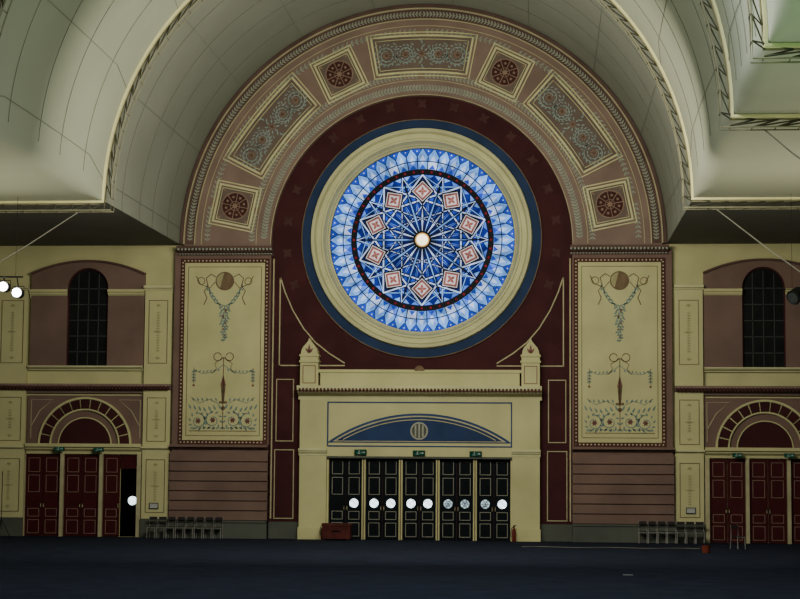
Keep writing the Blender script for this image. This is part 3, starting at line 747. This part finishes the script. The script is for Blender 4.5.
def stage_light(p, r, mt, lb, grp=None, top=None, rot=None):
    t = thing('stage_light', p, lb, 'stage light', grp)
    m = MB(); m.lathe(p, [(r*.95, .03), (r*1.3, .0), (r*1.35, .03), (r*1.25, .1), (r*1.2, .38), (r*.8, .52), (r*.4, .56)], 18, 'y'); m.build('housing', black, t)
    m = MB(); m.lathe(p, [(r*.6, -.03), (r*1.0, -.02), (r*1.0, .02)], 18, 'y'); m.build('lens', mt, t)
    m = MB(); y = p.y+.2; q = r*1.42
    m.tube([(p.x-q, y, p.z), (p.x-q, y, p.z+r*1.6), (p.x+q, y, p.z+r*1.6), (p.x+q, y, p.z)], .015, 6); m.build('yoke', black, t)
    if top is not None:
        m = MB(); m.tube([(p.x, y, p.z+r*1.6), (p.x, p.y+.02, top)], .02, 8); m.build('clamp', black, t)
    else:
        m = MB(); m.tube([(p.x, y, p.z+r*1.6), (p.x, y, CB*S-.02)], .006, 4); m.build('hanging_wire', black, t)
    if rot:
        for ch in t.children:
            if ch.name.split('.')[0] in ('housing', 'lens'): ch.rotation_euler = rot
    return t
for (px, py, lb) in ((3, 286.5, 'bright white stage lamp at the far left edge, upper of the twin lamps'), (16.5, 292.5, 'bright white stage lamp, lower right of the twin lamps at left')):
    p = at(px, py, LD); stage_light(p, .14, lamp_gl, lb, 'twin bright stage lamps', br0.z-.035)
stage_light(at(793, 298, LD), .19, dead_gl, 'dark tilted stage lamp hanging in front of the right arched window', None, None, (.5, 0, -.75))

# ------------------------------------------------------------------ floor things
def make_chair(lb, g):
    t = thing('stacking_chair', (0, 0, 0), lb, 'chair', g)
    m = MB(); m.wbox(-.15, .15, -.2, .2, .44, .46); m.build('seat', chairs, t)
    m = MB(); m.wbox(-.15, .15, .21, .23, .72, .84); m.build('backrest', chairs, t)
    for x in (-.155, .155):
        m = MB(); m.tube([(x, -.24, 0), (x, -.2, .45)], .014, 6); m.build('leg', chairm, t)
        m = MB(); m.tube([(x, .26, 0), (x, .21, .45), (x, .235, .86)], .014, 6); m.build('leg', chairm, t)
    m = MB(); m.tube([(-.155, -.21, .42), (.155, -.21, .42)], .012, 6); m.tube([(-.155, .2, .42), (.155, .2, .42)], .012, 6); m.build('seat_rail', chairm, t)
    return t
src = None
def put_chair(x, y, rz, lb, g):
    global src
    if src is None:
        src = make_chair(lb, g); src.location = (x, y, 0); src.rotation_euler.z = rz; return
    o = src.copy(); C.objects.link(o); o.location = (x, y, 0); o.rotation_euler.z = rz; o['label'] = lb
    if g: o['group'] = g
    elif 'group' in o: del o['group']
    for ch in src.children:
        c2 = ch.copy(); C.objects.link(c2); c2.parent = o
nm = ['leftmost', 'second from the left', 'third from the left', 'fourth from the left', 'fourth from the right', 'third from the right', 'second from the right', 'rightmost']
for i in range(8):
    p = at(152+9.4*i, 530, .95); put_chair(p.x, -.95, random.uniform(-.02, .02), 'dark metal legged stacking chair along the left wall, '+nm[i]+' of its row', 'chairs along the left wall')
nm = ['leftmost', 'second from the left', 'third from the left', 'middle one', 'third from the right', 'second from the right', 'rightmost']
for i in range(7):
    p = at(643+9.5*i, 530, .95); put_chair(p.x, -.95, random.uniform(-.02, .02), 'dark metal legged stacking chair along the right wall, '+nm[i]+' of its row', 'chairs along the right wall')
p = on_floor(738, 549); put_chair(p.x, p.y, .5, 'single metal chair standing alone in front of the right maroon doors', None)
p = at(337, 530, 1.3)
t = thing('equipment_chest', (p.x, -1.3, 0), 'low dull red equipment chest in front of the left portal pier', 'chest')
m = MB(); m.wbox(p.x-.55, p.x+.55, -1.58, -1.02, .06, .56); m.build('body', redbox, t)
m = MB(); m.wbox(p.x-.58, p.x+.58, -1.61, -.99, .56, .66); m.build('lid', redbox, t)
for x in (-.46, .46):
    m = MB(); m.wbox(p.x+x-.06, p.x+x+.06, -1.55, -1.05, 0, .06); m.build('foot', black, t)
m = MB(); m.tube([(p.x-.15, -1.58, .38), (p.x-.15, -1.64, .38), (p.x+.15, -1.64, .38), (p.x+.15, -1.58, .38)], .015, 6); m.build('handle', black, t)
for px, lb in ((323, 'red fire extinguisher standing beside the left portal pier'), (514, 'red fire extinguisher standing beside the right portal pier')):
    p = at(px, 525, .8); x, y = p.x, -.8
    t = thing('fire_extinguisher', (x, y, 0), lb, 'fire extinguisher', 'fire extinguishers by the portal')
    m = MB(); m.lathe((x, y, 0), [(.075, 0), (.08, .03), (.08, .42), (.06, .48), (.03, .52), (.03, .56)], 14); m.build('cylinder', redex, t, True)
    m = MB(); m.lathe((x, y, .56), [(.03, 0), (.04, .03), (.025, .07)], 10); m.wbox(x-.02, x+.1, y-.02, y+.02, .61, .64); m.build('valve', black, t)
    m = MB(); m.tube([(x-.02, y, .58), (x-.10, y, .5), (x-.12, y, .32), (x-.1, y, .18)], .015, 6); m.build('hose', black, t)
p = on_floor(706, 553)
t = thing('bucket', (p.x, p.y, 0), 'small orange red bucket on the carpet near the right wall chairs', 'bucket')
m = MB(); m.lathe(p, [(.12, 0), (.13, .02), (.155, .24), (.165, .255), (.14, .255), (.12, .05)], 16); m.build('bucket_body', orange, t)
m = MB(); m.tube([p+Vector((.155*math.cos(a), -.03, .24+.1*math.sin(a))) for a in [PI*i/8 for i in range(9)]], .01, 5); m.build('handle', black, t)
p = on_floor(628, 575); m = MB(); m.wbox(p.x-.13, p.x+.13, p.y-.1, p.y+.1, 0, .006); tag(m.build('paper_sheet', paper), 'white sheet of paper lying on the navy carpet', 'paper')
q0, q1 = on_floor(522, 547), on_floor(700, 549)
m = MB(); m.tube([q0.lerp(q1, i/12)+Vector((0, .3*math.sin(i*1.3), .012)) for i in range(13)], .010, 5); tag(m.build('floor_cable', wire), 'thin cable lying across the carpet towards the right wall', 'cable')
for a, q, lb in ((-266, 508, 'small pale notice on the left cream pilaster'), (266, 508, 'small pale notice on the right cream pilaster')):
    t = thing('wall_notice', (a*S, -.28, B(q)*S), lb, 'notice', 'small wall notices')
    m = MB(); m.box(a-4, a+4, B(q+2.4), B(q-2.4), .26, .30); m.build('board', paper, t)
    m = MB(); m.frame(a-4.6, a+4.6, B(q+3), B(q-3), .6, .26, .31); m.build('frame', black, t)
p = at(1, 530, 1.2)
t = thing('light_stand', (p.x, -1.2, 0), 'thin dark tripod stand at the far left edge', 'stand')
m = MB(); m.tube([(p.x, -1.2, .3), (p.x, -1.2, 2.6)], .016, 8); m.build('pole', black, t)
for k in range(3):
    a = 2*PI*k/3+.4; m = MB(); m.tube([(p.x, -1.2, .7), (p.x+.35*math.cos(a), -1.2+.35*math.sin(a), .012)], .014, 6); m.build('leg', black, t)

# ------------------------------------------------------------------ light
def area(loc, tgt, sx, sy, e, col):
    l = bpy.data.lights.new('lamp', 'AREA'); l.shape = 'RECTANGLE'; l.size = sx; l.size_y = sy; l.energy = e; l.color = col
    o = bpy.data.objects.new('unseen_light', l); C.objects.link(o); o.location = loc
    o.rotation_euler = (Vector(tgt)-Vector(loc)).to_track_quat('-Z', 'Y').to_euler()
    return l
area((1, -21, 11.5), (0, 0, 9.5), 9, 3, 2350, (1, .98, .85))  # unseen wash added to light the end wall evenly
area((3, -36, 16), (3, -30, 0), 10, 3, 1700, (.9, .95, 1))  # unseen overhead fill added to lift the front of the carpet
area((0, -21, 4), (0, -21.01, 20), 34, 5, 520, (1, 1, .86))
area((3, -36, 5), (3, -36.01, 20), 30, 4, 480, (.9, 1, .82))  # unseen upward fill added for the darker nearer ceiling bays
area((8, -43, 5), (8, -43.01, 20), 24, 4, 650, (.38, 1, .46))  # unseen green fill added to tint the nearest ceiling bay
for x, y, z, sx, e in ((-16, -21, 4.5, 9, 220), (16, -21, 4.5, 9, 220), (-12, -17.5, 6.8, 1, 60), (-15.5, -18, 6.8, 1, 65), (12.5, -17.5, 6.8, 1, 55), (14, -19, 6.8, 1, 55), (13.5, -30, 6.6, 1.2, 70)):
    area((x, y, z), (x, y+.01, z+9), sx, sx, e, (1, .96, .70))  # unseen lights added to brighten the side ceilings and make glow patches
w = bpy.data.worlds.new('world'); bpy.context.scene.world = w; w.use_nodes = True
w.node_tree.nodes['Background'].inputs['Color'].default_value = (.85, .93, 1, 1); w.node_tree.nodes['Background'].inputs['Strength'].default_value = .065
